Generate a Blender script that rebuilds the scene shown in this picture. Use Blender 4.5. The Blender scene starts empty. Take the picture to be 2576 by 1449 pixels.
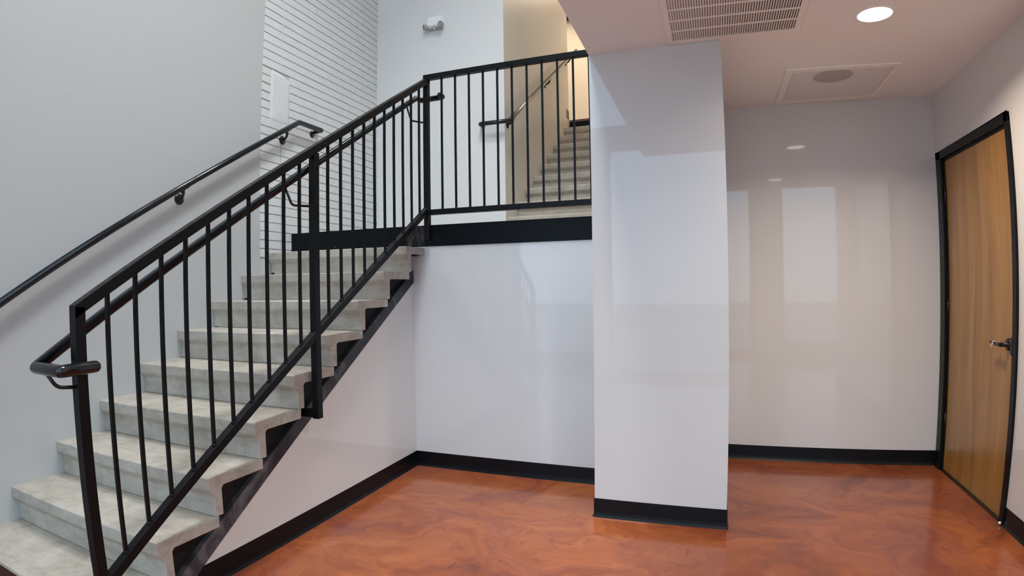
import bpy, bmesh, math, random
from mathutils import Vector, Matrix
random.seed(7)
PI = math.pi
scene = bpy.context.scene
COL = scene.collection

# ------------------------------------------------------------------ camera
EYE = 1.3144                       # lens height above the lower floor
# The photograph comes from a wide phone lens with slight barrel distortion; the polynomial is angle (rad) against image radius (mm).
cam = bpy.data.cameras.new('camera')
cam.type = 'PANO'
cam.panorama_type = 'FISHEYE_LENS_POLYNOMIAL'
cam.sensor_width = 36.0
cam.fisheye_fov = PI
cam.fisheye_polynomial_k0 = 0.0
cam.fisheye_polynomial_k1 = -0.05191475972635659
cam.fisheye_polynomial_k2 = 0.0001287618242130525
cam.fisheye_polynomial_k3 = 2.6547421024687053e-05
cam.fisheye_polynomial_k4 = -7.690617216859683e-07
cam.clip_start = 0.02
camera = bpy.data.objects.new('camera', cam)
COL.objects.link(camera)
YAW, PITCH, ROLL = -0.3458, -0.0049, -0.0141
def cam_dir(r3, u3, f2):
    cy, sy = math.cos(YAW), math.sin(YAW); cp, sp = math.cos(PITCH), math.sin(PITCH); cr, sr = math.cos(ROLL), math.sin(ROLL)
    r = r3*cr - u3*sr; u2 = r3*sr + u3*cr
    fwd = f2*cp - u2*sp; up = f2*sp + u2*cp
    return Vector((r*cy + fwd*sy, -r*sy + fwd*cy, up))
M = Matrix((cam_dir(1, 0, 0), cam_dir(0, 1, 0), -cam_dir(0, 0, 1))).transposed().to_4x4()
M.translation = (0, 0, EYE)
camera.matrix_world = M
scene.camera = camera

# ------------------------------------------------------------------ view and daylight
scene.view_settings.view_transform = 'Standard'
scene.view_settings.look = 'None'
scene.view_settings.gamma = 1.0
scene.view_settings.use_curve_mapping = False
scene.view_settings.exposure = 0.05

world = bpy.data.worlds.new('overcast_sky'); scene.world = world; world.use_nodes = True
nt = world.node_tree; nt.nodes.clear()
geo = nt.nodes.new('ShaderNodeTexCoord'); sep = nt.nodes.new('ShaderNodeSeparateXYZ')
rmp = nt.nodes.new('ShaderNodeValToRGB'); mp = nt.nodes.new('ShaderNodeMapRange')
bg = nt.nodes.new('ShaderNodeBackground'); wo = nt.nodes.new('ShaderNodeOutputWorld')
nt.links.new(geo.outputs['Generated'], sep.inputs[0]); nt.links.new(sep.outputs['Z'], mp.inputs[0])
mp.inputs[1].default_value = -0.2; mp.inputs[2].default_value = 1.0
nt.links.new(mp.outputs[0], rmp.inputs[0])
rmp.color_ramp.elements[0].color = (0.30, 0.30, 0.31, 1)
rmp.color_ramp.elements[1].color = (0.60, 0.85, 1.0, 1)
e = rmp.color_ramp.elements.new(0.2); e.color = (0.56, 0.78, 1.0, 1)
nt.links.new(rmp.outputs[0], bg.inputs[0]); bg.inputs[1].default_value = 2.75
nt.links.new(bg.outputs[0], wo.inputs[0])
scene.cycles.max_bounces = 10
scene.cycles.diffuse_bounces = 6
scene.cycles.sample_clamp_indirect = 6.0

FRONT = -1.7                       # street front, behind the photographer
XL, XR, TOP = -3.167, 1.6076, 6.1
XE = 4.2                           # the lobby widens behind the photographer's right
# glazed openings of the street front: x0, x1, z0, z1
OPENINGS = [(-3.08, -1.60, 0.15, 3.25), (-1.36, 0.76, 0.05, 3.25), (1.22, 3.5, 0.20, 3.9), (-2.3, -0.75, 3.5, 5.95), (-0.65, 1.05, 3.5, 5.95)]
for i, (x0, x1, z0, z1) in enumerate(OPENINGS):
    li = bpy.data.lights.new('window_daylight', 'AREA'); li.shape = 'RECTANGLE'
    li.size = x1-x0; li.size_y = z1-z0; li.cycles.is_portal = True
    lo = bpy.data.objects.new('window_daylight', li); COL.objects.link(lo)
    lo.location = ((x0+x1)/2, FRONT-0.06, (z0+z1)/2); lo.rotation_euler = (PI/2, 0, 0)
    # an area light shines along its local -Z; face it into the room (+Y)
    lo.rotation_euler = (PI/2, 0, PI) if False else (-PI/2, 0, 0)
    lo.rotation_euler = Vector((0, -1, 0)).to_track_quat('Z', 'Y').to_euler()

def lamp(loc, power, size, color, name='ceiling_lamp_light', down=True, spread=PI):
    li = bpy.data.lights.new(name, 'AREA'); li.shape = 'DISK'; li.size = size; li.energy = power; li.color = color; li.spread = spread
    lo = bpy.data.objects.new(name, li); COL.objects.link(lo); lo.location = loc
    return lo
WARM = (1.0, 0.80, 0.58)

# ------------------------------------------------------------------ helpers
class MB:
    def __init__(s): s.v = []; s.f = []; s.smooth = []
    def add(s, vs, fs, smooth=False):
        n = len(s.v); s.v += [tuple(v) for v in vs]
        s.f += [tuple(i+n for i in f) for f in fs]; s.smooth += [smooth]*len(fs)
    def box(s, x0, x1, y0, y1, z0, z1):
        s.add([(x0,y0,z0),(x1,y0,z0),(x1,y1,z0),(x0,y1,z0),(x0,y0,z1),(x1,y0,z1),(x1,y1,z1),(x0,y1,z1)],
              [(0,3,2,1),(4,5,6,7),(0,1,5,4),(1,2,6,5),(2,3,7,6),(3,0,4,7)])
    def prism(s, pts, axis, a, b):
        """closed outline pts (2D) swept along an axis from a to b. axis x: pts=(y,z); y: (x,z); z: (x,y)"""
        def P(p, t):
            return (t, p[0], p[1]) if axis == 'x' else ((p[0], t, p[1]) if axis == 'y' else (p[0], p[1], t))
        n = len(pts)
        s.add([P(p, a) for p in pts] + [P(p, b) for p in pts],
              [tuple(range(n))[::-1], tuple(range(n, 2*n))] + [(i, (i+1) % n, (i+1) % n+n, i+n) for i in range(n)])
    def beam(s, p0, p1, w, h, up=(0,0,1), vertical_ends=False):
        """square bar from p0 to p1 (centre line)"""
        p0, p1 = Vector(p0), Vector(p1); d = (p1-p0).normalized(); side = d.cross(Vector(up)).normalized(); u = side.cross(d).normalized()
        if vertical_ends: u = Vector((0,0,1)) / max(1e-6, u.z)
        vs = []
        for p in (p0, p1):
            for a, b in ((-1,-1),(1,-1),(1,1),(-1,1)):
                vs.append(p + side*(a*w/2) + u*(b*h/2))
        s.add(vs, [(0,3,2,1),(4,5,6,7),(0,1,5,4),(1,2,6,5),(2,3,7,6),(3,0,4,7)])
    def tube(s, path, r, n=16, caps=True):
        path = [Vector(p) for p in path]; rings = []
        t0 = (path[1]-path[0]).normalized(); ref = Vector((0,0,1)) if abs(t0.z) < 0.9 else Vector((1,0,0))
        u = (ref - t0*ref.dot(t0)).normalized()
        vs = []
        for i, p in enumerate(path):
            if i == 0: t = t0; k = 1
            elif i == len(path)-1: t = (path[i]-path[i-1]).normalized(); k = 1
            else:
                a = (path[i]-path[i-1]).normalized(); b = (path[i+1]-path[i]).normalized()
                t = (a+b).normalized(); k = 1
            u = (u - t*u.dot(t)).normalized(); w = t.cross(u)
            rr = r[i] if isinstance(r, (list, tuple)) else r
            m = 1.0
            if 0 < i < len(path)-1: m = 1/max(0.5, math.cos(a.angle(b)/2)) if a.angle(b) > 0.01 else 1.0
            # mitre: stretch in the plane of the bend
            bend = (b-a).normalized() if (0 < i < len(path)-1 and m > 1.0) else None
            for j in range(n):
                q = u*math.cos(2*PI*j/n)*rr + w*math.sin(2*PI*j/n)*rr
                if bend is not None: q += bend*q.dot(bend)*(m-1)
                vs.append(p+q)
        fs = []
        for i in range(len(path)-1):
            for j in range(n):
                fs.append((i*n+j, i*n+(j+1) % n, (i+1)*n+(j+1) % n, (i+1)*n+j))
        s.add(vs, fs, True)
        if caps:
            nv = len(path)*n
            s.add(vs[:n], [tuple(range(n))[::-1]]); s.add(vs[-n:], [tuple(range(n))])
    def lathe(s, prof, centre, axis, n=32, smooth=True):
        """prof: (radius, along) pairs; axis: unit vector"""
        ax = Vector(axis).normalized(); ref = Vector((0,0,1)) if abs(ax.z) < 0.9 else Vector((1,0,0))
        u = ax.cross(ref).normalized(); w = ax.cross(u); c = Vector(centre); vs = []
        for r, a in prof:
            for j in range(n): vs.append(c + ax*a + u*(r*math.cos(2*PI*j/n)) + w*(r*math.sin(2*PI*j/n)))
        fs = [(i*n+j, i*n+(j+1) % n, (i+1)*n+(j+1) % n, (i+1)*n+j) for i in range(len(prof)-1) for j in range(n)]
        s.add(vs, fs, smooth)
    def build(s, name, mat, parent=None, bevel=0.0, seg=2, label=None, kind=None):
        me = bpy.data.meshes.new(name); me.from_pydata(s.v, [], s.f)
        me.polygons.foreach_set('use_smooth', s.smooth)
        me.update(); bm = bmesh.new(); bm.from_mesh(me)
        bmesh.ops.remove_doubles(bm, verts=bm.verts, dist=1e-6)
        bmesh.ops.recalc_face_normals(bm, faces=bm.faces); bm.to_mesh(me); bm.free()
        o = bpy.data.objects.new(name, me); COL.objects.link(o)
        if mat is not None: me.materials.append(mat)
        if parent is not None: o.parent = parent; o.matrix_parent_inverse = Matrix.Translation(-Vector(parent.location))
        if bevel:
            b = o.modifiers.new('bevel', 'BEVEL'); b.width = bevel; b.segments = seg; b.limit_method = 'ANGLE'; b.angle_limit = 0.6
            b.harden_normals = False
        if label: o['label'] = label
        if kind: o['kind'] = kind
        return o
def structure(mb, name, mat, bevel=0.0):
    return mb.build(name, mat, None, bevel, kind='structure')
def thing(name, label, cat, loc, group=None):
    o = bpy.data.objects.new(name, None); COL.objects.link(o); o.location = loc; o.empty_display_size = 0.1
    o['label'] = label; o['category'] = cat
    if group: o['group'] = group
    return o

# ------------------------------------------------------------------ materials
def base(name, rough=0.5, color=(0.8,0.8,0.8), metal=0.0, ior=1.45):
    m = bpy.data.materials.new(name); m.use_nodes = True; b = m.node_tree.nodes['Principled BSDF']
    b.inputs['Base Color'].default_value = (*color, 1); b.inputs['Roughness'].default_value = rough
    b.inputs['Metallic'].default_value = metal; b.inputs['IOR'].default_value = ior
    return m, m.node_tree, b
def obj_coord(nt, scale=(1,1,1)):
    g = nt.nodes.new('ShaderNodeNewGeometry'); mpn = nt.nodes.new('ShaderNodeMapping'); mpn.inputs['Scale'].default_value = scale
    nt.links.new(g.outputs['Position'], mpn.inputs[0]); return mpn.outputs[0]
def noise(nt, vec, scale, detail=4, rough=0.55, dist=0.0):
    n = nt.nodes.new('ShaderNodeTexNoise'); n.inputs['Scale'].default_value = scale; n.inputs['Detail'].default_value = detail
    n.inputs['Roughness'].default_value = rough; n.inputs['Distortion'].default_value = dist
    nt.links.new(vec, n.inputs['Vector']); return n
def ramp(nt, fac, stops):
    r = nt.nodes.new('ShaderNodeValToRGB'); cr = r.color_ramp
    cr.elements[0].position = stops[0][0]; cr.elements[0].color = (*stops[0][1], 1)
    cr.elements[1].position = stops[-1][0]; cr.elements[1].color = (*stops[-1][1], 1)
    for p, c in stops[1:-1]:
        el = cr.elements.new(p); el.color = (*c, 1)
    nt.links.new(fac, r.inputs[0]); return r.outputs[0]
def mixc(nt, fac, a, b, mode='MIX'):
    m = nt.nodes.new('ShaderNodeMix'); m.data_type = 'RGBA'; m.blend_type = mode
    for sock, val in ((0, fac), (6, a), (7, b)):
        if isinstance(val, (int, float)): m.inputs[sock].default_value = val
        elif isinstance(val, tuple): m.inputs[sock].default_value = (*val, 1)
        else: nt.links.new(val, m.inputs[sock])
    return m.outputs[2]
def bump(nt, b, height, strength, dist=0.01):
    bn = nt.nodes.new('ShaderNodeBump'); bn.inputs['Strength'].default_value = strength; bn.inputs['Distance'].default_value = dist
    nt.links.new(height, bn.inputs['Height']); nt.links.new(bn.outputs[0], b.inputs['Normal'])

def paint(name, color, rough=0.14, spec=0.5, streak=0.0006, orange=0.12):
    m, nt, b = base(name, rough, color)
    b.inputs['Specular IOR Level'].default_value = spec
    v = obj_coord(nt, (1, 1, 1)); n1 = noise(nt, v, 90, 3); n2 = noise(nt, obj_coord(nt, (1, 1, 0.15)), 2.2, 3)
    a = nt.nodes.new('ShaderNodeMath'); a.operation = 'MULTIPLY_ADD'; a.inputs[1].default_value = 6.0
    nt.links.new(n2.outputs[0], a.inputs[0]); nt.links.new(n1.outputs[0], a.inputs[2])
    bump(nt, b, a.outputs[0], orange, streak)
    return m
M_WALL = paint('satin_white_wall_paint', (0.66, 0.665, 0.67), 0.03, 0.6, 0.0004, 0.04)
M_WALL_FLAT = paint('eggshell_white_wall_paint', (0.76, 0.765, 0.76), 0.38, 0.4)
M_WALL_GREY = paint('eggshell_light_grey_wall_paint', (0.48, 0.482, 0.48), 0.30, 0.4)
M_WALL_UP = paint('warm_white_wall_paint', (0.66, 0.62, 0.56), 0.4, 0.3)
M_CEIL = paint('flat_ceiling_paint', (0.90, 0.90, 0.91), 0.6, 0.3)

# painted brick
M_BRICK, nt, b = base('painted_brick', 0.42, (0.66, 0.665, 0.66))
n = noise(nt, obj_coord(nt), 60, 5); n2 = noise(nt, obj_coord(nt), 9, 3)
a = nt.nodes.new('ShaderNodeMath'); a.operation = 'ADD'; nt.links.new(n.outputs[0], a.inputs[0]); nt.links.new(n2.outputs[0], a.inputs[1])
bump(nt, b, a.outputs[0], 0.6, 0.004)
M_MORTAR, nt, b = base('painted_mortar', 0.6, (0.55, 0.55, 0.54))
n = noise(nt, obj_coord(nt), 80, 4); bump(nt, b, n.outputs[0], 0.6, 0.003)

# precast concrete
def concrete(name, c0, c1, c2, sc=1.0):
    m, nt, b = base(name, 0.72)
    n1 = noise(nt, obj_coord(nt, (1, 1, 1)), 3.0*sc, 8, 0.65, 0.6); n2 = noise(nt, obj_coord(nt, (0.35, 2.2, 2.2)), 14*sc, 6, 0.7)
    n3 = noise(nt, obj_coord(nt), 120, 3)
    c = ramp(nt, n1.outputs[0], [(0.3, c0), (0.52, c1), (0.72, c2)])
    s = ramp(nt, n2.outputs[0], [(0.3, (0.86, 0.86, 0.86)), (0.7, (1.08, 1.08, 1.08))])
    c = mixc(nt, 0.8, c, s, 'MULTIPLY')
    sp = ramp(nt, n3.outputs[0], [(0.28, (0.55, 0.55, 0.55)), (0.36, (1, 1, 1))])
    c = mixc(nt, 0.6, c, sp, 'MULTIPLY')
    n4 = noise(nt, obj_coord(nt, (1, 1, 1.4)), 8.5, 9, 0.72, 0.8)
    c = mixc(nt, 0.9, c, ramp(nt, n4.outputs[0], [(0.3, (0.76, 0.74, 0.71)), (0.5, (1, 1, 1)), (0.7, (1.14, 1.15, 1.17))]), 'MULTIPLY')
    nt.links.new(c, b.inputs['Base Color'])
    bump(nt, b, n3.outputs[0], 0.35, 0.002)
    return m
M_CONC = concrete('grey_precast_concrete', (0.38, 0.335, 0.275), (0.455, 0.41, 0.35), (0.535, 0.49, 0.425))
M_CONC_RAW = concrete('sawn_concrete_edge', (0.30, 0.28, 0.255), (0.38, 0.355, 0.33), (0.46, 0.435, 0.41), 2.5)

# black steel
def steel(name, color=(0.005, 0.005, 0.006), rough=0.34):
    m, nt, b = base(name, rough, color); b.inputs['Specular IOR Level'].default_value = 0.2
    n1 = noise(nt, obj_coord(nt), 35, 4); r = ramp(nt, n1.outputs[0], [(0.3, (rough*0.75,)*3), (0.7, (min(1, rough*1.4),)*3)])
    nt.links.new(r, b.inputs['Roughness']); bump(nt, b, n1.outputs[0], 0.12, 0.001)
    return m
M_BLACK = steel('black_painted_steel')
M_RAIL = steel('gloss_black_handrail', (0.005, 0.006, 0.008), 0.14)
M_RAIL.node_tree.nodes['Principled BSDF'].inputs['Specular IOR Level'].default_value = 0.6
M_STRING, nt, b = base('scuffed_black_steel', 0.55, (0.02, 0.02, 0.024))
n1 = noise(nt, obj_coord(nt, (1, 1, 1)), 4.5, 7, 0.65, 1.2)
nt.links.new(ramp(nt, n1.outputs[0], [(0.35, (0.010, 0.011, 0.014)), (0.52, (0.04, 0.045, 0.058)), (0.68, (0.15, 0.155, 0.17))]), b.inputs['Base Color'])
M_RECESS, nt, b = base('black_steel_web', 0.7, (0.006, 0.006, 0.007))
M_BEAM, nt, b = base('landing_beam_black_paint', 0.4, (0.004, 0.006, 0.008)); b.inputs['Specular IOR Level'].default_value = 0.15
n1 = noise(nt, obj_coord(nt), 8, 5); bump(nt, b, n1.outputs[0], 0.08, 0.002)
M_BARE, nt, b = base('burnished_bare_steel', 0.38, (0.16, 0.14, 0.13), 0.7)
n1 = noise(nt, obj_coord(nt, (3, 1, 1)), 9, 4, 0.6, 0.8)
nt.links.new(ramp(nt, n1.outputs[0], [(0.42, (0.012, 0.012, 0.014)), (0.60, (0.05, 0.042, 0.04)), (0.78, (0.20, 0.19, 0.18))]), b.inputs['Base Color'])
M_RUBBER, nt, b = base('black_rubber_base', 0.30, (0.004, 0.005, 0.007)); b.inputs['Specular IOR Level'].default_value = 0.25

# metallic epoxy floor
M_FLOOR, nt, b = base('copper_metallic_epoxy', 0.10)
vec = obj_coord(nt, (1.0, 1.35, 1)); w1 = noise(nt, vec, 0.9, 3, 0.5, 0.4)
add = nt.nodes.new('ShaderNodeVectorMath'); add.operation = 'MULTIPLY_ADD'; add.inputs[1].default_value = (1.7, 1.7, 0)
nt.links.new(w1.outputs['Color'], add.inputs[0]); nt.links.new(vec, add.inputs[2])
w2 = noise(nt, add.outputs[0], 1.5, 12, 0.68, 1.1); w3 = noise(nt, add.outputs[0], 3.6, 12, 0.72, 2.6); w4 = noise(nt, add.outputs[0], 0.7, 5, 0.6, 0.6)
c = ramp(nt, w2.outputs[0], [(0.28, (0.13, 0.037, 0.024)), (0.41, (0.24, 0.061, 0.023)), (0.56, (0.32, 0.092, 0.030)), (0.72, (0.40, 0.138, 0.048))])
c2 = ramp(nt, w3.outputs[0], [(0.32, (0.74, 0.68, 0.70)), (0.50, (1, 1, 1)), (0.68, (1.12, 1.10, 1.05))])
c = mixc(nt, 0.75, c, c2, 'MULTIPLY')
pv = ramp(nt, w4.outputs[0], [(0.52, (0, 0, 0)), (0.68, (1, 1, 1))])
c = mixc(nt, pv, c, mixc(nt, 0.5, c, (0.16, 0.058, 0.062)))
# short dark flecks where the resin pulled
vf = obj_coord(nt, (26, 9, 1)); fl = noise(nt, vf, 1.0, 1, 0.4); patch = noise(nt, obj_coord(nt), 1.4, 2)
f1 = ramp(nt, fl.outputs[0], [(0.70, (0, 0, 0)), (0.735, (1, 1, 1))]); f2 = ramp(nt, patch.outputs[0], [(0.50, (0, 0, 0)), (0.60, (1, 1, 1))])
ff = mixc(nt, 1.0, f1, f2, 'MULTIPLY')
c = mixc(nt, ff, c, mixc(nt, 0.6, c, (0.09, 0.025, 0.02)))
nt.links.new(c, b.inputs['Base Color']); b.inputs['Roughness'].default_value = 0.25; b.inputs['Specular IOR Level'].default_value = 0.3
b.inputs['Coat Weight'].default_value = 0.35; b.inputs['Coat Roughness'].default_value = 0.07
n5 = noise(nt, obj_coord(nt), 3.0, 3); bump(nt, b, n5.outputs[0], 0.25, 0.006)
M_RISER, nt, b = base('dark_brown_riser', 0.5, (0.045, 0.022, 0.015))  # even dark brown for the bottom riser

# wood veneer door
M_WOOD, nt, b = base('oak_veneer', 0.33)
wv = noise(nt, obj_coord(nt, (1, 1, 0.10)), 9, 6, 0.6, 0.8); wg = noise(nt, obj_coord(nt, (1, 1, 0.035)), 130, 5, 0.7)
pl = nt.nodes.new('ShaderNodeTexWave'); pl.wave_type = 'BANDS'; pl.bands_direction = 'Y'; pl.inputs['Scale'].default_value = 1.6; pl.inputs['Distortion'].default_value = 0.6; pl.inputs['Detail'].default_value = 1
nt.links.new(obj_coord(nt, (1, 1, 0.05)), pl.inputs['Vector'])
c = ramp(nt, wv.outputs[0], [(0.3, (0.27, 0.135, 0.035)), (0.5, (0.35, 0.185, 0.048)), (0.72, (0.43, 0.245, 0.07))])
c = mixc(nt, 0.55, c, ramp(nt, wg.outputs[0], [(0.3, (0.74, 0.70, 0.66)), (0.6, (1.08, 1.06, 1.04))]), 'MULTIPLY')
c = mixc(nt, 0.4, c, ramp(nt, pl.outputs[0], [(0.2, (0.82, 0.78, 0.80)), (0.8, (1.1, 1.1, 1.05))]), 'MULTIPLY')
nt.links.new(c, b.inputs['Base Color']); bump(nt, b, wg.outputs[0], 0.06, 0.001)
b.inputs['Coat Weight'].default_value = 0.25; b.inputs['Coat Roughness'].default_value = 0.2

M_HARD, nt, b = base('matte_black_hardware', 0.3, (0.008, 0.008, 0.008))
M_WHITEMETAL, nt, b = base('white_enamelled_metal', 0.4, (0.92, 0.90, 0.89))
M_PANEL, nt, b = base('perforated_panel_white', 0.5, (0.76, 0.77, 0.79))
M_SPKGRILLE, nt, b = base('grey_perforated_grille', 0.6, (0.34, 0.33, 0.32))
vo = nt.nodes.new('ShaderNodeTexVoronoi'); vo.inputs['Scale'].default_value = 95; nt.links.new(obj_coord(nt), vo.inputs['Vector']); vo.inputs['Randomness'].default_value = 0
nt.links.new(ramp(nt, vo.outputs[0], [(0.25, (0.20, 0.19, 0.185)), (0.4, (0.62, 0.61, 0.60))]), b.inputs['Base Color'])
M_DUCT, nt, b = base('dark_duct_interior', 0.8, (0.05, 0.05, 0.05))
M_PLASTIC, nt, b = base('white_plastic', 0.35, (0.88, 0.88, 0.88))
M_GREYPL, nt, b = base('grey_plastic', 0.4, (0.36, 0.36, 0.37))
M_LENS, nt, b = base('lamp_head_lens', 0.15, (0.30, 0.30, 0.34))
M_GLASS, nt, b = base('window_glass', 0.0, (1, 1, 1)); b.inputs['Transmission Weight'].default_value = 1.0; b.inputs['IOR'].default_value = 1.1
M_ALU, nt, b = base('dark_bronze_window_frame', 0.4, (0.04, 0.035, 0.03))
M_PAVE = concrete('street_pavement', (0.22, 0.22, 0.22), (0.3, 0.3, 0.3), (0.38, 0.38, 0.37), 0.4)
M_STRING_TIE, nt, b = base('pale_string', 0.6, (0.75, 0.68, 0.66))
M_BROWNEDGE, nt, b = base('brown_floor_edging', 0.5, (0.16, 0.10, 0.08))
def emit(name, color, strength):
    m = bpy.data.materials.new(name); m.use_nodes = True; t = m.node_tree; t.nodes.clear()
    e = t.nodes.new('ShaderNodeEmission'); o = t.nodes.new('ShaderNodeOutputMaterial'); e.inputs[0].default_value = (*color, 1); e.inputs[1].default_value = strength
    t.links.new(e.outputs[0], o.inputs[0]); return m
M_LIT = emit('lit_lamp_lens', (1.0, 0.93, 0.82), 5.0)
M_COOL = emit('cool_diffuser', (0.85, 0.95, 1.0), 6.0)
M_LED = emit('green_led', (0.25, 1.0, 0.5), 1.6)

# ------------------------------------------------------------------ measured planes (metres above the lower floor)
RUN, RISE = 0.2766, 0.178
Z = lambda z: z + EYE
ZC = Z(1.2947)                     # low ceiling
XS, XU = -1.9454, -2.0409          # tread ends, wall under the stairs
Y1 = 3.282                         # nosing of the topmost lower tread
ZT = Z(0.4553)                     # landing level
YB, YBEAM = 3.5432, 3.5372
XC0, XC1, YC = -0.6152, 0.0996, 3.0375
YR = 4.3268
YW, XW = 4.786, -1.7743
ZBEAM0, ZBEAM1 = Z(0.2898), Z(0.4425)
SLOPE = RISE/RUN

# ------------------------------------------------------------------ setting
m = MB(); m.box(XL-0.2, XE+0.2, FRONT-0.2, YR+0.2, -0.2, 0.0); structure(m, 'floor', M_FLOOR)
m = MB(); m.box(-30, 30, -30, FRONT-0.2, -0.25, -0.02); structure(m, 'ground', M_PAVE)

m = MB(); m.box(XL-0.2, XL, FRONT, 3.194, 0, TOP); wl = structure(m, 'wall_left', M_WALL_GREY)
m = MB(); arc_pts = []
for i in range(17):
    t = i/16; y_ = 1.515 + 0.36*t; arc_pts.append((XL-0.0012, y_, Z(1.0+0.135*(1-(1-t)**2)-0.01*t)))
m.tube(arc_pts, [0.0006+0.0011*math.sin(PI*i/16) for i in range(17)], 8)
M_REFLECTION_ARC = paint('painted_wall_reflection', (0.53, 0.535, 0.53), 0.35, 0.4)  # paler colour on a thin arc stands in for a wall reflection
m.build('reflection_arc', M_REFLECTION_ARC, wl, label='faint pale arc, a reflection painted on the grey wall')
# brick part of the left wall: real bricks over mortar
m = MB(); m.box(XL-0.2, XL-0.009, 3.194, YW+0.1, 0, TOP)
brick_back = m
bm_ = MB()
def chip_box(mb, x0, x1, y0, y1, z0, z1, c=0.0022):
    """brick face with softened edges; x1 is the face"""
    j = lambda: random.uniform(-0.0008, 0.0008)
    f = random.uniform(-0.0012, 0.0012)
    vs = [(x0,y0,z0),(x0,y1,z0),(x0,y1,z1),(x0,y0,z1),
          (x1-c,y0+j(),z0+j()),(x1-c,y1+j(),z0+j()),(x1-c,y1+j(),z1+j()),(x1-c,y0+j(),z1+j()),
          (x1+f,y0+c,z0+c),(x1+f,y1-c,z0+c),(x1+f,y1-c,z1-c),(x1+f,y0+c,z1-c)]
    mb.add(vs, [(0,1,5,4),(1,2,6,5),(2,3,7,6),(3,0,4,7),(4,5,9,8),(5,6,10,9),(6,7,11,10),(7,4,8,11),(8,9,10,11)])
COURSE = 0.0678; Z0B = Z(2.947) - 40*COURSE
k = 0
while Z0B + k*COURSE < TOP:
    zb = Z0B + k*COURSE; zt = zb + COURSE
    if zb > 0.9:
        zz0, zz1 = zb + 0.0065, zt - 0.0005
        rel = zb - EYE
        ys = []
        first = 3.405 if rel > 1.30 else 3.405 + 0.012
        # strip at the drywall edge
        if rel > 1.70 or rel < 1.31: chip_box(bm_, XL-0.03, XL, 3.194, first-0.0035, zz0, zz1)
        else: chip_box(bm_, XL-0.03, XL-random.uniform(0.002, 0.005), 3.194, 3.292, zz0+0.003, zz1-0.002)
        y = first + 0.0035
        nxt = first + (0.105 if k % 2 else 0.205)
        while y < YW-0.01:
            y1 = min(nxt-0.0035, YW)
            if not (1.31 < rel < 1.70 and y < 3.50): 
                chip_box(bm_, XL-0.03, XL, y, y1, zz0, zz1)
            elif y1 > 3.53: chip_box(bm_, XL-0.03, XL, 3.513, y1, zz0, zz1)
            # nearly flush filled head joint
            bm_.box(XL-0.03, XL-0.0042, y1-0.001, min(nxt+0.0045, YW), zz0+0.0015, zz1-0.0015)
            y = nxt + 0.0035; nxt += 0.205
    k += 1
# filled vertical seam beside the drywall edge
bm_.box(XL-0.03, XL+0.0012, 3.400, 3.409, Z(1.735), TOP)
ob = structure(bm_, 'wall_brick', M_BRICK)
o2 = brick_back.build('mortar', M_MORTAR, ob)
# lumpy plaster patch in the brick
p = MB(); rows, cols = 26, 14
pv_, pf_ = [], []
for i in range(rows+1):
    for j in range(cols+1):
        u, v = j/cols, i/rows
        zt = 1.733 - 0.02*u - (0.07*max(0, u-0.6))
        y = 3.296 + 0.216*u; z = 1.303 + (zt-1.303)*v
        edge = min(u, 1-u, v, 1-v)
        d = 0.006 + 0.003*math.sin(9*u+4*v)*math.sin(13*v+2*u) + (0.003 if abs(v-0.42-0.12*math.sin(5*u)) < 0.03 else 0)
        x = XL + (-0.010 if edge == 0 else (-0.0015 if edge < 0.05 else 0.45*d - 0.001))
        pv_.append((x, y, Z(z)))
for i in range(rows):
    for j in range(cols):
        a_ = i*(cols+1)+j; pf_.append((a_, a_+1, a_+cols+2, a_+cols+1))
p.add(pv_, pf_, True); p.build('plaster_patch', M_BRICK, ob)

m = MB(); m.prism([(XL-0.2, YW), (XW, YW), (XW, 7.31), (XW-0.12, 7.31), (XW-0.12, YW+0.12), (XL-0.2, YW+0.12)], 'z', 1.3, TOP); structure(m, 'wall_landing', M_WALL_UP).data.materials.append(M_WALL_FLAT)
# the face towards the landing has the cooler paint of the tall hall
o = bpy.data.objects['wall_landing']
for pl_ in o.data.polygons:
    if pl_.normal.y < -0.9: pl_.material_index = 1
m = MB(); m.box(XL-0.2, XU, 1.45, YB+0.1, 0, 0.001)
# wall under the stairs: sloping top follows the stringer
zs = lambda y: Z(-0.195) + SLOPE*(y-3.189)
m = MB(); y_lo = 3.189 + (0-Z(-0.195))/SLOPE
m.prism([(y_lo+0.01, 0), (YB, 0), (YB, zs(YB)-0.0005), (y_lo+0.01, 0.0005)], 'x', XU-0.1, XU); structure(m, 'wall_stair', M_WALL)
m = MB(); m.box(XU-0.1, XC0, YB, YB+0.12, 0, ZBEAM0+0.02); structure(m, 'wall_back', M_WALL)
m = MB(); m.box(XC0, XC1, YC, YR+0.1, 0, ZC-0.0002); m.box(XC0, XC0+0.15, YR+0.1, 9.0, 1.2, TOP); m.box(XC0, XC0+0.15, YC, YR+0.1, ZC+0.041, TOP)
structure(m, 'wall_column', M_WALL)
m = MB(); m.box(XC1+0.0005, XR+0.14, YR, YR+0.12, 0, ZC-0.0002); structure(m, 'wall_recess', M_WALL)
m = MB(); yd0, yd1 = 3.1972, 4.2916; zd = Z(0.8745)
ZW = ZC-0.0002
m.box(XR, XR+0.14, 0.9, yd0+0.02, 0, ZW); m.box(XR, XR+0.14, yd1-0.02, YR-0.0003, 0, ZW); m.box(XR, XR+0.14, yd0+0.02, yd1-0.02, zd-0.02, ZW)
m.box(XR+0.14, XE, 0.9-0.14, 0.9, 0, ZW)
structure(m, 'wall_right', M_WALL)
m = MB(); m.box(XE, XE+0.15, FRONT, 0.9, 0, TOP); structure(m, 'wall_east', M_WALL_FLAT)
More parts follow.
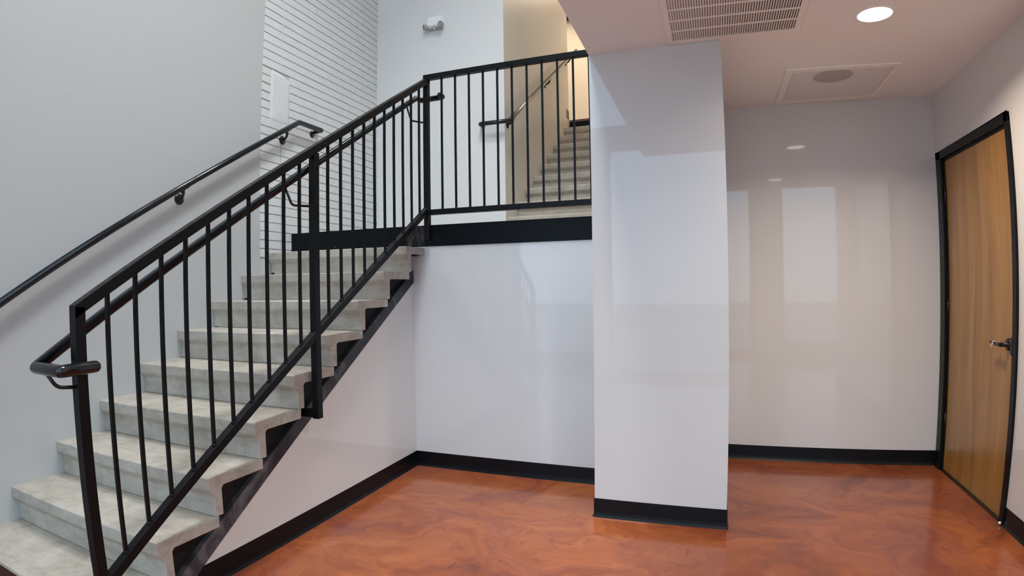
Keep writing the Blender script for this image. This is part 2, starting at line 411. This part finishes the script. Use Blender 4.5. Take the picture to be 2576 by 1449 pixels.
# low ceiling, with the upper storey above it
m = MB(); m.box(XC0, XE, 0.35, 0.9, ZC, ZC+0.04); m.box(XC0, XR+0.2, 0.9, YR+0.15, ZC, ZC+0.04); structure(m, 'ceiling', M_CEIL)
m = MB(); m.box(XC0, XC0+0.12, 0.35, YC, ZC+0.04, TOP); m.box(XC0+0.12, XE, 0.35, 0.47, ZC+0.04, TOP); structure(m, 'wall_upper', M_WALL_FLAT)
m = MB(); m.box(XL-0.2, XE+0.2, FRONT-0.2, 9.2, TOP, TOP+0.15); structure(m, 'ceiling_high', M_CEIL)
m = MB(); m.box(-3.6, XC0+0.15, 9.0, 9.15, 1.2, TOP); structure(m, 'wall_upper_end', M_WALL_UP)
m = MB(); m.box(-3.75, -3.6, 7.2, 9.15, 1.2, TOP); m.box(-3.6, XW-0.121, 7.19, 7.31, 1.2, TOP); structure(m, 'wall_upper_left', M_WALL_UP)
m = MB(); m.box(-3.6, XC0, 8.90, 8.99, Z(4.50), TOP); structure(m, 'trim_1', M_RECESS)

# street front with openings
m = MB(); xs = sorted(set([XL-0.2, XE+0.2] + [v for o_ in OPENINGS for v in o_[:2]]))
def wall_with_holes(mb, x0, x1, z0, z1, holes, y0, y1):
    xs = sorted(set([x0, x1] + [v for h in holes for v in h[:2]])); zs_ = sorted(set([z0, z1] + [v for h in holes for v in h[2:]]))
    for a, b_ in zip(xs, xs[1:]):
        for c_, d in zip(zs_, zs_[1:]):
            cx, cz = (a+b_)/2, (c_+d)/2
            if not any(h[0] < cx < h[1] and h[2] < cz < h[3] for h in holes): mb.box(a, b_, y0, y1, c_, d)
wall_with_holes(m, XL-0.2, XE+0.2, 0, TOP, OPENINGS, FRONT-0.15, FRONT); structure(m, 'wall_front', M_WALL_FLAT)
for i, (x0, x1, z0, z1) in enumerate(OPENINGS):
    w = bpy.data.objects.new('window_%d' % (i+1), None); COL.objects.link(w); w['kind'] = 'structure'; w.location = ((x0+x1)/2, FRONT, z0)
    m = MB(); t = 0.05
    wall_with_holes(m, x0, x1, z0, z1, [(x0+t, x1-t, z0+t, z1-t)], FRONT-0.11, FRONT-0.02)
    m.build('window_frame', M_ALU, w)

# rubber cove base: profile (out, up)
COVE = [(0, 0), (0.013, 0), (0.011, 0.004), (0.0045, 0.014), (0.003, 0.03), (0.003, 0.1055), (0.0015, 0.107), (0, 0.107)]
def cove(name, runs, parent=None):
    m = MB()
    for kind, c0, a, b_ in runs:
        if kind == 'x+': m.prism([(c0+u, v) for u, v in COVE], 'y', a, b_)     # wall plane x=c0 facing +x
        if kind == 'x-': m.prism([(c0-u, v) for u, v in COVE], 'y', a, b_)
        if kind == 'y-': m.prism([(c0-u, v) for u, v in COVE], 'x', a, b_)
    o = structure(m, name, M_RUBBER); return o
cove('baseboard_stair', [('x+', XU, 1.46, YB)])
cove('baseboard_back', [('y-', YB, XU, XC0)])
cove('baseboard_column', [('y-', YC, XC0-0.004, XC1+0.004), ('x+', XC1, YC-0.004, YR), ('x-', XC0, YC-0.004, YB)])
cove('baseboard_recess', [('y-', YR, XC1, XR)])
cove('baseboard_right', [('x-', XR, 0.9, yd0)])

# ------------------------------------------------------------------ door in the right wall
door = bpy.data.objects.new('door_1', None); COL.objects.link(door); door['kind'] = 'structure'; door.location = (XR, 3.73, 0)
yi0, yi1, zi = 3.263, 4.194, Z(0.8022)
m = MB(); fx0, fx1 = XR-0.014, XR+0.10
m.box(fx0, fx1, yd0, yi0-0.018, 0, zd); m.box(fx0, fx1, yi1+0.018, yd1, 0, zd); m.box(fx0, fx1, yd0, yd1, zi+0.018, zd)
m.box(XR+0.006, fx1, yi0-0.02, yi0-0.002, 0, zi+0.02); m.box(XR+0.006, fx1, yi1+0.002, yi1+0.02, 0, zi+0.02); m.box(XR+0.006, fx1, yi0-0.02, yi1+0.02, zi+0.002, zi+0.02)
m.build('door_frame', M_BLACK, door, 0.003)
m = MB(); m.box(XR+0.012, XR+0.055, yi0, yi1, 0.012, zi); m.build('door_leaf', M_WOOD, door, 0.0015)
m = MB(); m.box(XR-0.004, XR+0.10, yi0-0.02, yi1+0.02, 0.0, 0.011); m.build('threshold', M_HARD, door, 0.002)
for zh in (0.571, -0.193, -0.968):
    m = MB(); m.tube([(XR+0.005, yi1+0.004, Z(zh)-0.057), (XR+0.005, yi1+0.004, Z(zh)+0.057)], 0.0075, 12)
    for q in (-0.062, 0.062): m.lathe([(0.0, -0.004), (0.007, -0.003), (0.0075, 0.002), (0, 0.003)], (XR+0.005, yi1+0.004, Z(zh)+q), (0,0,1), 12)
    m.build('hinge', M_HARD, door)
hx = XR+0.012; hy = 3.327; hz = Z(-0.352)
m = MB(); m.lathe([(0.0, 0.0), (0.034, 0.0), (0.034, 0.007), (0.030, 0.011), (0.016, 0.014), (0.0125, 0.018), (0.0115, 0.045), (0.0, 0.046)], (hx, hy, hz), (-1, 0, 0), 40)
h = m.build('door_handle', M_HARD, door)
m = MB(); lever = []
for i in range(13):
    t = i/12; lever.append((hx-0.052 + 0.004*t*t, hy-0.008+0.125*t, hz-0.002*math.sin(t*2)))
m.tube(lever, [0.0115-0.004*(i/12) for i in range(13)], 14)
m.box(hx-0.062, hx-0.046, hy+0.075, hy+0.125, hz+0.004, hz+0.0085)
m.build('lever', M_HARD, h, 0.001)
m = MB(); m.box(XR-0.0165, XR+0.012, yi0-0.022, yi0-0.004, hz-0.05, hz+0.045); m.build('strike_plate', M_HARD, door, 0.002)
m = MB(); m.lathe([(0, 0.012), (0.006, 0.0105), (0.0085, 0.006), (0.0085, 0.0), (0, 0)], (XR-0.016, yd0+0.014, 0.012), (-1, -0.3, 0.3), 16)
m.build('bumper', M_PLASTIC, door, label='small white rubber bumper')
# a scrap of string on the lever
tie = thing('string_tie', 'small scrap of pale string knotted around the end of the black door lever', 'string', (hx-0.05, hy+0.09, hz))
m = MB(); pts = []
for i in range(60):
    a = i/60*2*PI*3; pts.append((hx-0.050+0.0115*math.cos(a), hy+0.072+0.010*(i/60)+0.002*math.sin(3*a), hz+0.0115*math.sin(a)))
m.tube(pts, 0.0016, 6); m.build('wrap', M_STRING_TIE, tie)
m = MB()
for s0 in (0, 1):
    m.tube([(hx-0.0615, hy+0.078, hz-0.002), (hx-0.064, hy+0.088+0.006*s0, hz-0.010), (hx-0.062, hy+0.092+0.012*s0, hz-0.022+0.006*s0), (hx-0.061, hy+0.086+0.02*s0, hz-0.030+0.01*s0)], 0.0016, 6)
m.build('loose_end', M_STRING_TIE, tie)

# ------------------------------------------------------------------ precast concrete stairs
def tread_outline(y, z, D=0.3188, th=0.048, leg=0.178, ch=0.004):
    return [(y+ch, z), (y, z-ch), (y, z-0.052), (y+0.004, z-0.060), (y+0.026, z-0.086), (y+0.029, z-0.098), (y+0.027, z-leg+0.0015), (y+0.068, z-leg+0.0015),
            (y+0.068, z-th-0.012), (y+0.080, z-th), (y+D-0.002, z-th), (y+D, z-0.003), (y+D-0.002, z)]
def end_caps_raw(o, mat):
    o.data.materials.append(mat)
    for pl_ in o.data.polygons:
        if abs(pl_.normal.x) > 0.9: pl_.material_index = 1
lower = thing('staircase', 'lower flight of grey precast concrete treads rising from the copper floor to the landing', 'staircase', (-2.55, 1.05, 0))
for i in range(1, 10):
    y, z = Y1-(i-1)*RUN, Z(0.4553)-i*RISE
    m = MB()
    if i < 9:
        m.prism(tread_outline(y, z, 0.253 if i == 1 else 0.3188), 'x', XL+0.001, XS)
        o = m.build('tread', M_CONC, lower, 0.0015, 1)
    else:
        m.prism([(y-0.015, z), (y-0.019, z-0.004), (y-0.019, z-0.02), (y-0.0, z-0.022), (y+0.02, z-0.048), (y+0.3188, z-0.048), (y+0.3188, z)], 'x', XL+0.001, XS)
        o = m.build('tread', M_CONC, lower, 0.0015, 1)
        r_ = MB(); r_.box(XL+0.002, XS-0.002, y-0.004, y+0.03, 0.0, z-0.03); r_.build('riser', M_RISER, lower, label='dark brown bottom riser')
    end_caps_raw(o, M_CONC_RAW)
# outer stringer: folded channel, the flange band shows below the treads, the web lies in the dark behind
ys0, ys1 = y_lo+0.02, YB-0.004
m = MB(); BAND = 0.088
m.prism([(ys0, 0.0005), (ys1, zs(ys1)), (ys1, zs(ys1)+BAND), (ys0-0.02, 0.0+BAND-0.012), (ys0-0.14, 0.0005)], 'x', XU-0.03, XU+0.004)
m.build('stringer', M_STRING, lower, 0.002, label='scuffed black steel stringer')
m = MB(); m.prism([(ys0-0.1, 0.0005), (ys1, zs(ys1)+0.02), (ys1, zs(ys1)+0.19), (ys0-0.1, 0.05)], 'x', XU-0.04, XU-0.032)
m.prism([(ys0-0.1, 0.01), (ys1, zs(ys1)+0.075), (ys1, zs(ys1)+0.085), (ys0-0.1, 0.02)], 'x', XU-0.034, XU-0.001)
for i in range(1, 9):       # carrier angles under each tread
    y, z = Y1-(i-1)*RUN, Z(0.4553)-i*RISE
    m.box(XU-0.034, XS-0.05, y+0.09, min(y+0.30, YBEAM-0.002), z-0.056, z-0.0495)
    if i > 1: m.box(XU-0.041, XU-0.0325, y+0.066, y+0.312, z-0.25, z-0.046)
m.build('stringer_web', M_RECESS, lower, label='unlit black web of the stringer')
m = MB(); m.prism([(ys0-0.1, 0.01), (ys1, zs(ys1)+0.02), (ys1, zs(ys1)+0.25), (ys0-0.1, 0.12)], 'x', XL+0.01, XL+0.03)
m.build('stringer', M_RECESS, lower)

# landing
land = thing('landing', 'concrete stair landing edged with a deep black steel beam above the white wall', 'landing', (-1.9, 3.9, 1.6))
m = MB(); m.box(XL+0.001, XC0-0.001, YBEAM+0.012, YW, ZBEAM0+0.09, ZBEAM1-0.002); m.build('landing_slab', M_CONC, land)
m = MB(); m.box(XL+0.002, XC0-0.001, YBEAM, YBEAM+0.012, ZBEAM0, ZBEAM1); m.box(XL+0.002, XC0-0.001, YBEAM+0.010, YBEAM+0.05, ZBEAM0, ZBEAM0+0.008)
m.build('edge_beam', M_BEAM, land, 0.0015)
m = MB(); m.box(-2.10, XS+0.004, YBEAM-0.0022, YBEAM, ZBEAM0+0.004, ZBEAM1-0.001); m.build('weld_plate', M_BARE, land, 0.0008, label='bare burnished steel patch')
for xk in (-2.90, -2.73):
    m = MB(); m.lathe([(0, 0.006), (0.008, 0.005), (0.011, 0.0), (0, 0)], (xk, YBEAM, ZBEAM0+0.022), (0, -1, 0), 8); m.build('bolt', M_BARE, land)

# upper flight
YU0 = 4.8196; ZU0 = Z(0.4553+0.1821)
upper = thing('staircase', 'upper flight of grey concrete treads behind the landing balusters', 'staircase', (-1.2, YU0, 1.77))
for j in range(9):
    m = MB(); y, z = YU0+j*RUN, ZU0+j*RISE
    m.prism(tread_outline(y, z, ch=0.008), 'x', XW+0.001, XC0-0.001)
    end_caps_raw(m.build('tread', M_CONC, upper, 0.0015, 1), M_CONC_RAW)
m = MB(); m.prism([(YU0+0.02, ZBEAM1), (YU0+9*RUN, ZU0+8*RISE-0.2), (YU0+9*RUN, ZU0+8*RISE-0.42), (YU0+0.35, ZBEAM1)], 'x', XW+0.005, XW+0.035)
m.build('stringer', M_RECESS, upper)
yt = YU0 + 8*RUN + 0.3188
m = MB(); m.box(XW+0.001, XC0-0.001, yt-0.012, yt, ZU0+8*RISE, ZU0+8*RISE+0.158); m.build('edge_beam', M_BEAM, upper)
m = MB(); m.box(XW+0.001, XC0-0.001, yt-0.016, yt+0.1, ZU0+8*RISE+0.158, ZU0+8*RISE+0.186); m.build('floor_edging', M_BROWNEDGE, upper)
m = MB(); m.box(-3.6, XC0-0.001, yt, 9.0, ZU0+8*RISE+0.05, ZU0+8*RISE+0.18); structure(m, 'floor_upper', M_CONC)
m = MB(); m.box(XW-0.002, XW+0.004, 7.19, 7.312, ZU0+8*RISE+0.18, ZU0+8*RISE+0.30); structure(m, 'baseboard_upper', M_RUBBER)

# ------------------------------------------------------------------ guard railing
XG = -1.8855; T = 0.038; BT = 0.0127
yP0, yPm, yPc = 1.0561, 2.2774, 3.4965
top_z = lambda y: Z(-0.043) + 0.6437*(y-1.059)
bot_z = lambda y: Z(-0.976) + 0.648*(y-1.116)
guard = thing('guard_railing', 'black square steel guard railing with thin balusters along the stairs and landing', 'railing', (XG-T/2, yPm, 0))
xc = XG-T/2
VH = T/math.cos(math.atan(SLOPE))
m = MB(); m.prism([(yP0+0.0005, top_z(yP0)), (yPc+T, top_z(yPc)+0.001), (yPc+T, top_z(yPc)-VH), (yP0+0.0005, top_z(yP0)-VH)], 'x', XG-T, XG)
m.build('top_rail', M_BLACK, guard, 0.0018)
m = MB(); m.prism([(yP0+T*0.6, bot_z(yP0+T*0.6)), (yPc, bot_z(yPc)), (yPc, bot_z(yPc)-VH), (yP0+T*0.6, bot_z(yP0+T*0.6)-VH)], 'x', XG-T+0.0005, XG-0.0005)
m.build('bottom_rail', M_BLACK, guard, 0.0018)
zl1 = Z(1.532); zlb = Z(0.549); XRE = XC0-0.001
m = MB(); m.box(XG-T, XRE, yPc, yPc+T, zl1-T, zl1); m.build('top_rail', M_BLACK, guard, 0.0018)
m = MB(); m.box(XG-0.002, XRE, yPc+0.0005, yPc+T-0.0005, zlb-T, zlb); m.build('bottom_rail', M_BLACK, guard, 0.0018)
m = MB(); m.box(XG-T, XG, yP0, yP0+T, 0.0, top_z(yP0)-0.004); m.build('post', M_BLACK, guard, 0.0018)
m = MB(); m.box(XG-T, XG, yPm, yPm+T, Z(-0.6732), top_z(yPm)-VH+0.003); m.build('post', M_BLACK, guard, 0.0018)
m = MB(); m.box(XG-T, XG, yPc, yPc+T, ZBEAM0+0.045, top_z(yPc)-VH+0.003); m.build('post', M_BLACK, guard, 0.0018)
m = MB(); m.box(XU+0.004, XG-T+0.001, yPm+0.001, yPm+T-0.001, Z(-0.6732)+0.006, Z(-0.6732)+0.044); m.build('mounting_stub', M_BLACK, guard, 0.001)
m = MB(); m.box(XG-T-0.002, XG+0.012, yPc+T, yPc+T+0.0012, ZBEAM0+0.03, ZBEAM0+0.14); m.build('mounting_plate', M_BLACK, guard)
def baluster(x, y, z0, z1, first=[None]):
    m = MB(); m.box(x-BT/2, x+BT/2, y-BT/2, y+BT/2, z0, z1)
    # weld bead at the foot
    m.lathe([(0.011, 0.0), (0.0095, 0.004), (0.0075, 0.006)], (x, y, z0+0.006), (0, 0, 1), 8)
    return m.build('baluster', M_BLACK, guard)
for a, b_ in ((yP0, yPm), (yPm, yPc)):
    for i in range(1, 11):
        y = a + T/2 + (b_-a)*i/11
        baluster(xc, y, bot_z(y)-0.006, top_z(y)-VH+0.004)
for i in range(1, 12):
    x = xc + 0.107*i + 0.016
    baluster(x, yPc+T/2, zlb-0.004, zl1-T+0.002)

# ------------------------------------------------------------------ handrails
R = 0.0205
def arc(a, b_, c, r=0.03, n=6):
    """points rounding the corner b between a and c"""
    a, b_, c = Vector(a), Vector(b_), Vector(c); u = (a-b_).normalized(); v = (c-b_).normalized()
    p, q = b_+u*r, b_+v*r
    return [p*(1-t)**2 + b_*2*t*(1-t) + q*t*t for t in [i/n for i in range(n+1)]]
def ball_end(p, d, n=4):
    """extra path points + radii for a rounded pipe end"""
    return [Vector(p)+Vector(d).normalized()*R*math.sin(PI/2*k/n) for k in range(1, n+1)], [R*max(0.05, math.cos(PI/2*k/n)) for k in range(1, n+1)]
# wall rail beside the left wall
xh = XL+0.075; ye, ze = 3.538, Z(1.346); sl = 0.632
wr = thing('handrail', 'round black handrail on wall brackets along the grey left wall', 'handrail', (XL, 2.4, 1.9))
pts = [(xh, 0.55, ze-sl*(ye-0.55)), (xh, ye, ze), (xh, 3.825, ze+0.004)]
path = [Vector(pts[0]), Vector(pts[1])] + arc(pts[1], pts[2], (XL, 3.825, ze+0.004), 0.014, 5) + [Vector((XL+0.001, 3.825, ze+0.004))]
m = MB(); m.tube(path, R, 20); m.build('rail', M_RAIL, wr)
m = MB(); m.lathe([(0, 0.006), (0.026, 0.006), (0.03, 0.001), (0.03, 0), (0, 0)], (XL, 3.79, ze-0.03), (1, 0, 0), 24)
m.build('wall_return_flange', M_HARD, wr)
def wall_bracket(parent, x_wall, x_rail, y, z_rail, dz=-0.07, s=1, ds=1.0):
    c = (x_wall, y, z_rail+dz)
    m = MB(); m.lathe([(0.0, 0.0145), (0.007, 0.0145), (0.009, 0.010), (0.022, 0.0085), (0.034, 0.005), (0.036, 0.0), (0, 0)], c, (s, 0, 0), 28)
    b_ = m.build('wall_bracket', M_HARD, parent)
    m = MB(); zu = z_rail-R+0.002
    m.tube([(x_wall+s*0.012, y, c[2]+0.004), (x_wall+s*0.04, y-0.006, c[2]+0.010), (x_rail-s*0.006, y-0.022, c[2]+0.024), (x_rail, y-0.03, zu-0.02)], [0.0085, 0.009, 0.010, 0.013], 12)
    m.beam((x_rail, y-0.058, zu-0.058*sl-0.003), (x_rail, y+0.012, zu+0.012*sl-0.003), 0.022, 0.006)
    m.build('arm', M_HARD, b_)
for y, z in ((0.95, 0), (2.475, 0), (3.43, 0)):
    wall_bracket(wr, XL, xh, y, ze-sl*(ye-y), -0.095 if y > 3 else -0.088)

# rail on the inside of the guard
xi = -2.0
ir = thing('handrail', 'round black handrail fixed inside the black guard railing, looping around both end posts', 'handrail', (xi, 2.2, 1.6))
za = Z(-0.245); A = Vector((xi, 0.972, za)); Bq = Vector((-1.825, 0.968, za)); Cq = Vector((-1.845, 1.095, za))
sk = (Z(1.379)-Z(0.040))/(3.545-1.468)
S0 = Vector((xi, 1.0, za+0.012)); S1 = Vector((xi, 3.535, Z(1.382)))
P2 = Vector((xi, 3.60, Z(1.385))); Q2 = Vector((-1.812, 3.598, Z(1.385))); W2 = Vector((-1.812, 3.55, Z(1.385)))
e0, r0 = ball_end(Cq, Cq-Bq); e1, r1 = ball_end(W2, W2-Q2)
path = list(reversed(e0)) + [Cq] + arc(Cq, Bq, A, 0.006, 3) + arc(Bq, A, S1, 0.006, 3) + arc(A, S1, P2, 0.012, 3) + arc(S1, P2, Q2, 0.02, 4) + arc(P2, Q2, W2, 0.02, 4) + [W2] + e1
rr = list(reversed(r0)) + [R]*(len(path)-len(e0)-len(e1)) + r1
m = MB(); m.tube(path, rr, 20); m.build('rail', M_RAIL, ir)
zi_at = lambda y: S0.z + (S1.z-S0.z)*(y-S0.y)/(S1.y-S0.y)
def guard_bracket(yr, yp, drop=0.105):
    zr = zi_at(yr)-R+0.003; zl = zr-drop; xg = XG-T+0.001
    m = MB(); m.tube([(xi, yr, zr)] + arc((xi, yr, zr), (xi+0.018, yr+0.03, zl), (xg, yp, zl), 0.018, 5) + [(xg, yp, zl)], 0.0065, 10)
    m.build('bracket', M_HARD, ir)
guard_bracket(2.19, yPm+0.019, 0.085); guard_bracket(3.40, yPc+0.019, 0.095)
m = MB(); zb_ = za-R+0.003
m.tube([(-1.93, 0.975, zb_)] + arc((-1.93, 0.975, zb_), (-1.92, 1.0, zb_-0.045), (XG-T/2, yP0+0.001, zb_-0.05), 0.02, 5) + [(XG-T/2-0.004, yP0+0.001, zb_-0.05)], 0.0065, 10)
m.build('bracket', M_HARD, ir)

# rail on the wall of the upper flight
xu = XW+0.07
ur = thing('handrail', 'round black handrail climbing the beige wall of the upper flight', 'handrail', (XW, 5.5, 2.9))
zk = Z(1.455); yk = 4.62
U0 = Vector((xu, 4.12, Z(1.335))); 
Uk = Vector((xu, 4.70, Z(1.50)))
slope_u = (2.835-1.50)/(6.80-4.70)
UE = Vector((xu, 7.55, Uk.z+slope_u*(7.55-4.70)))
# lower end: level run in front of the landing wall, returned to that wall
UL = Vector((-1.99, YW-0.075, Z(1.50))); UK2 = Vector((xu, YW-0.075, Z(1.50)))
UK2.z = UL.z = Z(1.505)
m = MB(); path = [Vector((UL.x, YW, UL.z))] + arc((UL.x, YW, UL.z), UL, UK2, 0.018, 4) + [UK2 - Vector((0.0, 0.0, 0))] + [UK2+Vector((0, 0.05, slope_u*0.05))] + [UE]
m.tube(path, R, 18); m.build('rail', M_RAIL, ur)
for y in (4.86, 6.15, 7.18):
    zr = UK2.z + slope_u*(y-UK2.y)
    wall_bracket(ur, XW, xu, y, zr, -0.085)

# ------------------------------------------------------------------ emergency light on the landing wall
em = thing('emergency_light', 'white twin-head emergency light with a green indicator on the landing wall', 'emergency light', (-2.48, YW, Z(2.6)))
ex0, ex1, ez0, ez1 = -2.575, -2.395, Z(2.545), Z(2.665); cxm = (ex0+ex1)/2
m = MB(); vs = []
for y, i_ in ((YW, 0.0), (YW-0.045, 0.006), (YW-0.06, 0.018)):
    vs.append([(ex0+i_+0.012, ez1-i_), (ex1-i_-0.006, ez1-i_), (ex1-i_, ez1-i_-0.012), (ex1-i_, ez0+i_+0.012), (ex1-i_-0.02, ez0+i_), (ex0+i_+0.02, ez0+i_), (ex0+i_, ez0+i_+0.012), (ex0+i_, ez1-i_-0.03)])
V = []; F = []
for (y, _), ring in zip(((YW, 0), (YW-0.045, 0), (YW-0.06, 0)), vs): V += [(x, y, z) for x, z in ring]
n_ = 8
for r_i in range(2):
    for j in range(n_): F.append((r_i*n_+j, r_i*n_+(j+1) % n_, (r_i+1)*n_+(j+1) % n_, (r_i+1)*n_+j))
F += [tuple(range(n_)), tuple(range(2*n_, 3*n_))]
m.add(V, F); m.build('housing', M_PLASTIC, em, 0.003)
m = MB(); m.box(ex0+0.02, ex1-0.02, YW-0.05, YW-0.001, ez0-0.012, ez0+0.004); tr = m.build('bottom_tray', M_GREYPL, em, 0.003)
m = MB(); m.lathe([(0, 0.004), (0.004, 0.003), (0.0055, 0), (0, 0)], (cxm+0.005, YW-0.045, ez0-0.012), (0, -0.5, -1), 12)
m.build('indicator', M_LED, em)
for hx_, ang in ((ex1-0.012, 0.15), (ex0+0.012, -0.75)):
    ax = Vector((math.sin(ang), -math.cos(ang), -0.15)); c_ = Vector((hx_, YW-0.035, ez0+0.018))
    m = MB(); m.lathe([(0, 0), (0.024, 0.0), (0.028, 0.01), (0.029, 0.038), (0.025, 0.040)], c_, ax, 24); hd = m.build('lamp_head', M_GREYPL, em)
    m = MB(); m.lathe([(0.026, 0.037), (0.018, 0.036), (0.0, 0.034)], c_, ax, 24); m.build('lens', M_LENS, hd)

# ------------------------------------------------------------------ ceiling fittings
vent = thing('ceiling_vent', 'large white return air grille with rows of curved blades in the low ceiling', 'air vent', (0.16, 2.7, ZC))
vx0, vx1, vy1, vy0 = -0.175, 0.505, 3.032, 2.352; ix0, ix1, iy1, iy0 = -0.149, 0.472, 2.990, 2.394
m = MB()
for (a, b_, c_, d) in ((vx0, vx1, iy1, vy1), (vx0, vx1, vy0, iy0), (vx0, ix0, iy0, iy1), (ix1, vx1, iy0, iy1)): m.box(a, b_, c_, d, ZC-0.006, ZC-0.0004)
m.build('grille_frame', M_WHITEMETAL, vent, 0.0015)
m = MB(); NR = 5; pitch = (iy1-iy0)/NR
for k in range(1, NR): m.box(ix0, ix1, iy0+k*pitch-0.007, iy0+k*pitch+0.007, ZC-0.0055, ZC-0.002)
m.build('cross_bar', M_WHITEMETAL, vent)
m = MB(); nb = 52
for k in range(nb+1):
    x = ix0 + (ix1-ix0)*k/nb
    prof = [(x-0.0012, ZC-0.0056), (x+0.0012, ZC-0.0056), (x+0.0045, ZC-0.0018), (x+0.0078, ZC-0.0006), (x+0.0064, ZC-0.0004), (x+0.002, ZC-0.0016)]
    m.prism(prof, 'y', iy0, iy1)
m.build('blades', M_WHITEMETAL, vent)
m = MB(); m.box(ix0-0.004, ix1+0.004, iy0-0.004, iy1+0.004, ZC-0.0003, ZC-0.0001); m.build('duct_opening', M_DUCT, vent)
for sx, sy in ((vx0+0.013, vy1-0.03), (vx0+0.013, 2.85), (vx1-0.015, vy1-0.03), (0.16, vy1-0.02)):
    m = MB(); m.lathe([(0, 0.0075), (0.003, 0.007), (0.0035, 0.006)], (sx, sy, ZC), (0, 0, -1), 10); m.build('screw', M_PLASTIC, vent)

spk = thing('ceiling_speaker', 'square white ceiling panel with a round perforated speaker grille', 'ceiling speaker', (0.85, 3.9, ZC))
sx0, sx1, sy0, sy1 = 0.503, 1.188, 3.588, 4.268; jx0, jx1, jy0, jy1 = 0.55, 1.155, 3.638, 4.205
m = MB()
for (a, b_, c_, d) in ((sx0, sx1, jy1, sy1), (sx0, sx1, sy0, jy0), (sx0, jx0, jy0, jy1), (jx1, sx1, jy0, jy1)): m.box(a, b_, c_, d, ZC-0.012, ZC-0.0004)
m.build('panel_frame', M_WHITEMETAL, spk, 0.002)
m = MB(); m.box(jx0+0.003, jx1-0.003, jy0+0.003, jy1-0.003, ZC-0.009, ZC-0.0004); m.build('face_panel', M_PANEL, spk, 0.002)
m = MB(); m.lathe([(0, 0.0100), (0.118, 0.0100), (0.121, 0.0092)], (0.808, 3.757, ZC), (0, 0, -1), 48); m.build('speaker_grille', M_SPKGRILLE, spk)

can = thing('recessed_light', 'round recessed ceiling light glowing bright white', 'ceiling light', (0.852, 2.893, ZC))
m = MB(); m.lathe([(0.083, 0.001), (0.085, 0.004), (0.100, 0.003), (0.103, 0.0)], (0.852, 2.893, ZC), (0, 0, -1), 48); m.build('trim_ring', M_WHITEMETAL, can)
m = MB(); m.lathe([(0, 0.0045), (0.05, 0.0043), (0.084, 0.003)], (0.852, 2.893, ZC), (0, 0, -1), 48); m.build('lens', M_LIT, can)
lamp((0.852, 2.893, ZC-0.012), 20, 0.16, (1.0, 0.82, 0.64), spread=2.5)
# further fittings of the same kind outside the frame; the low one is added to lift the ceiling
for (x, y, z, pw, lb) in ((0.85, 1.1, ZC, 24, 'added unseen round recessed light in the low ceiling, nearer the street windows'), (-1.2, 5.9, TOP, 9, 'round recessed light in the high ceiling above the upper flight'), (-2.4, 8.2, TOP, 16, 'round recessed light in the upper hall, left of the stair head'), (-1.2, 8.2, TOP, 26, 'round recessed light in the upper hall, straight above the stair head')):
    c2 = thing('recessed_light', lb, 'ceiling light', (x, y, z), 'recessed lights of the hall')
    m = MB(); m.lathe([(0.083, 0.001), (0.085, 0.004), (0.100, 0.003), (0.103, 0.0)], (x, y, z), (0, 0, -1), 32); m.build('trim_ring', M_WHITEMETAL, c2)
    m = MB(); m.lathe([(0, 0.0045), (0.05, 0.0043), (0.084, 0.003)], (x, y, z), (0, 0, -1), 32); m.build('lens', M_LIT, c2)
    lamp((x, y, z-0.012), pw, 0.16, WARM, spread=2.5)
# cool ceiling panels over the open stairwell, above the picture; the front one is added fill
for (x, y, pw, lb) in ((-1.0, 0.2, 14, 'added square cool white fill panel in front of the stairs'), (-1.0, 1.8, 36, 'square cool white light panel above the middle of the stairs'), (-1.1, 2.7, 42, 'square cool white light panel above the landing edge')):
    c2 = thing('light_panel', lb, 'ceiling light', (x, y, TOP), 'cool light panels over the stairwell')
    m = MB(); m.box(x-0.33, x+0.33, y-0.33, y+0.33, TOP-0.02, TOP-0.0005); m.build('panel_frame', M_WHITEMETAL, c2)
    m = MB(); m.box(x-0.30, x+0.30, y-0.30, y+0.30, TOP-0.022, TOP-0.0202); m.build('diffuser', M_COOL, c2)
    l = lamp((x, y, TOP-0.03), pw, 0.58, (0.96, 0.98, 1.0), spread=1.9); l.data.shape = 'SQUARE'
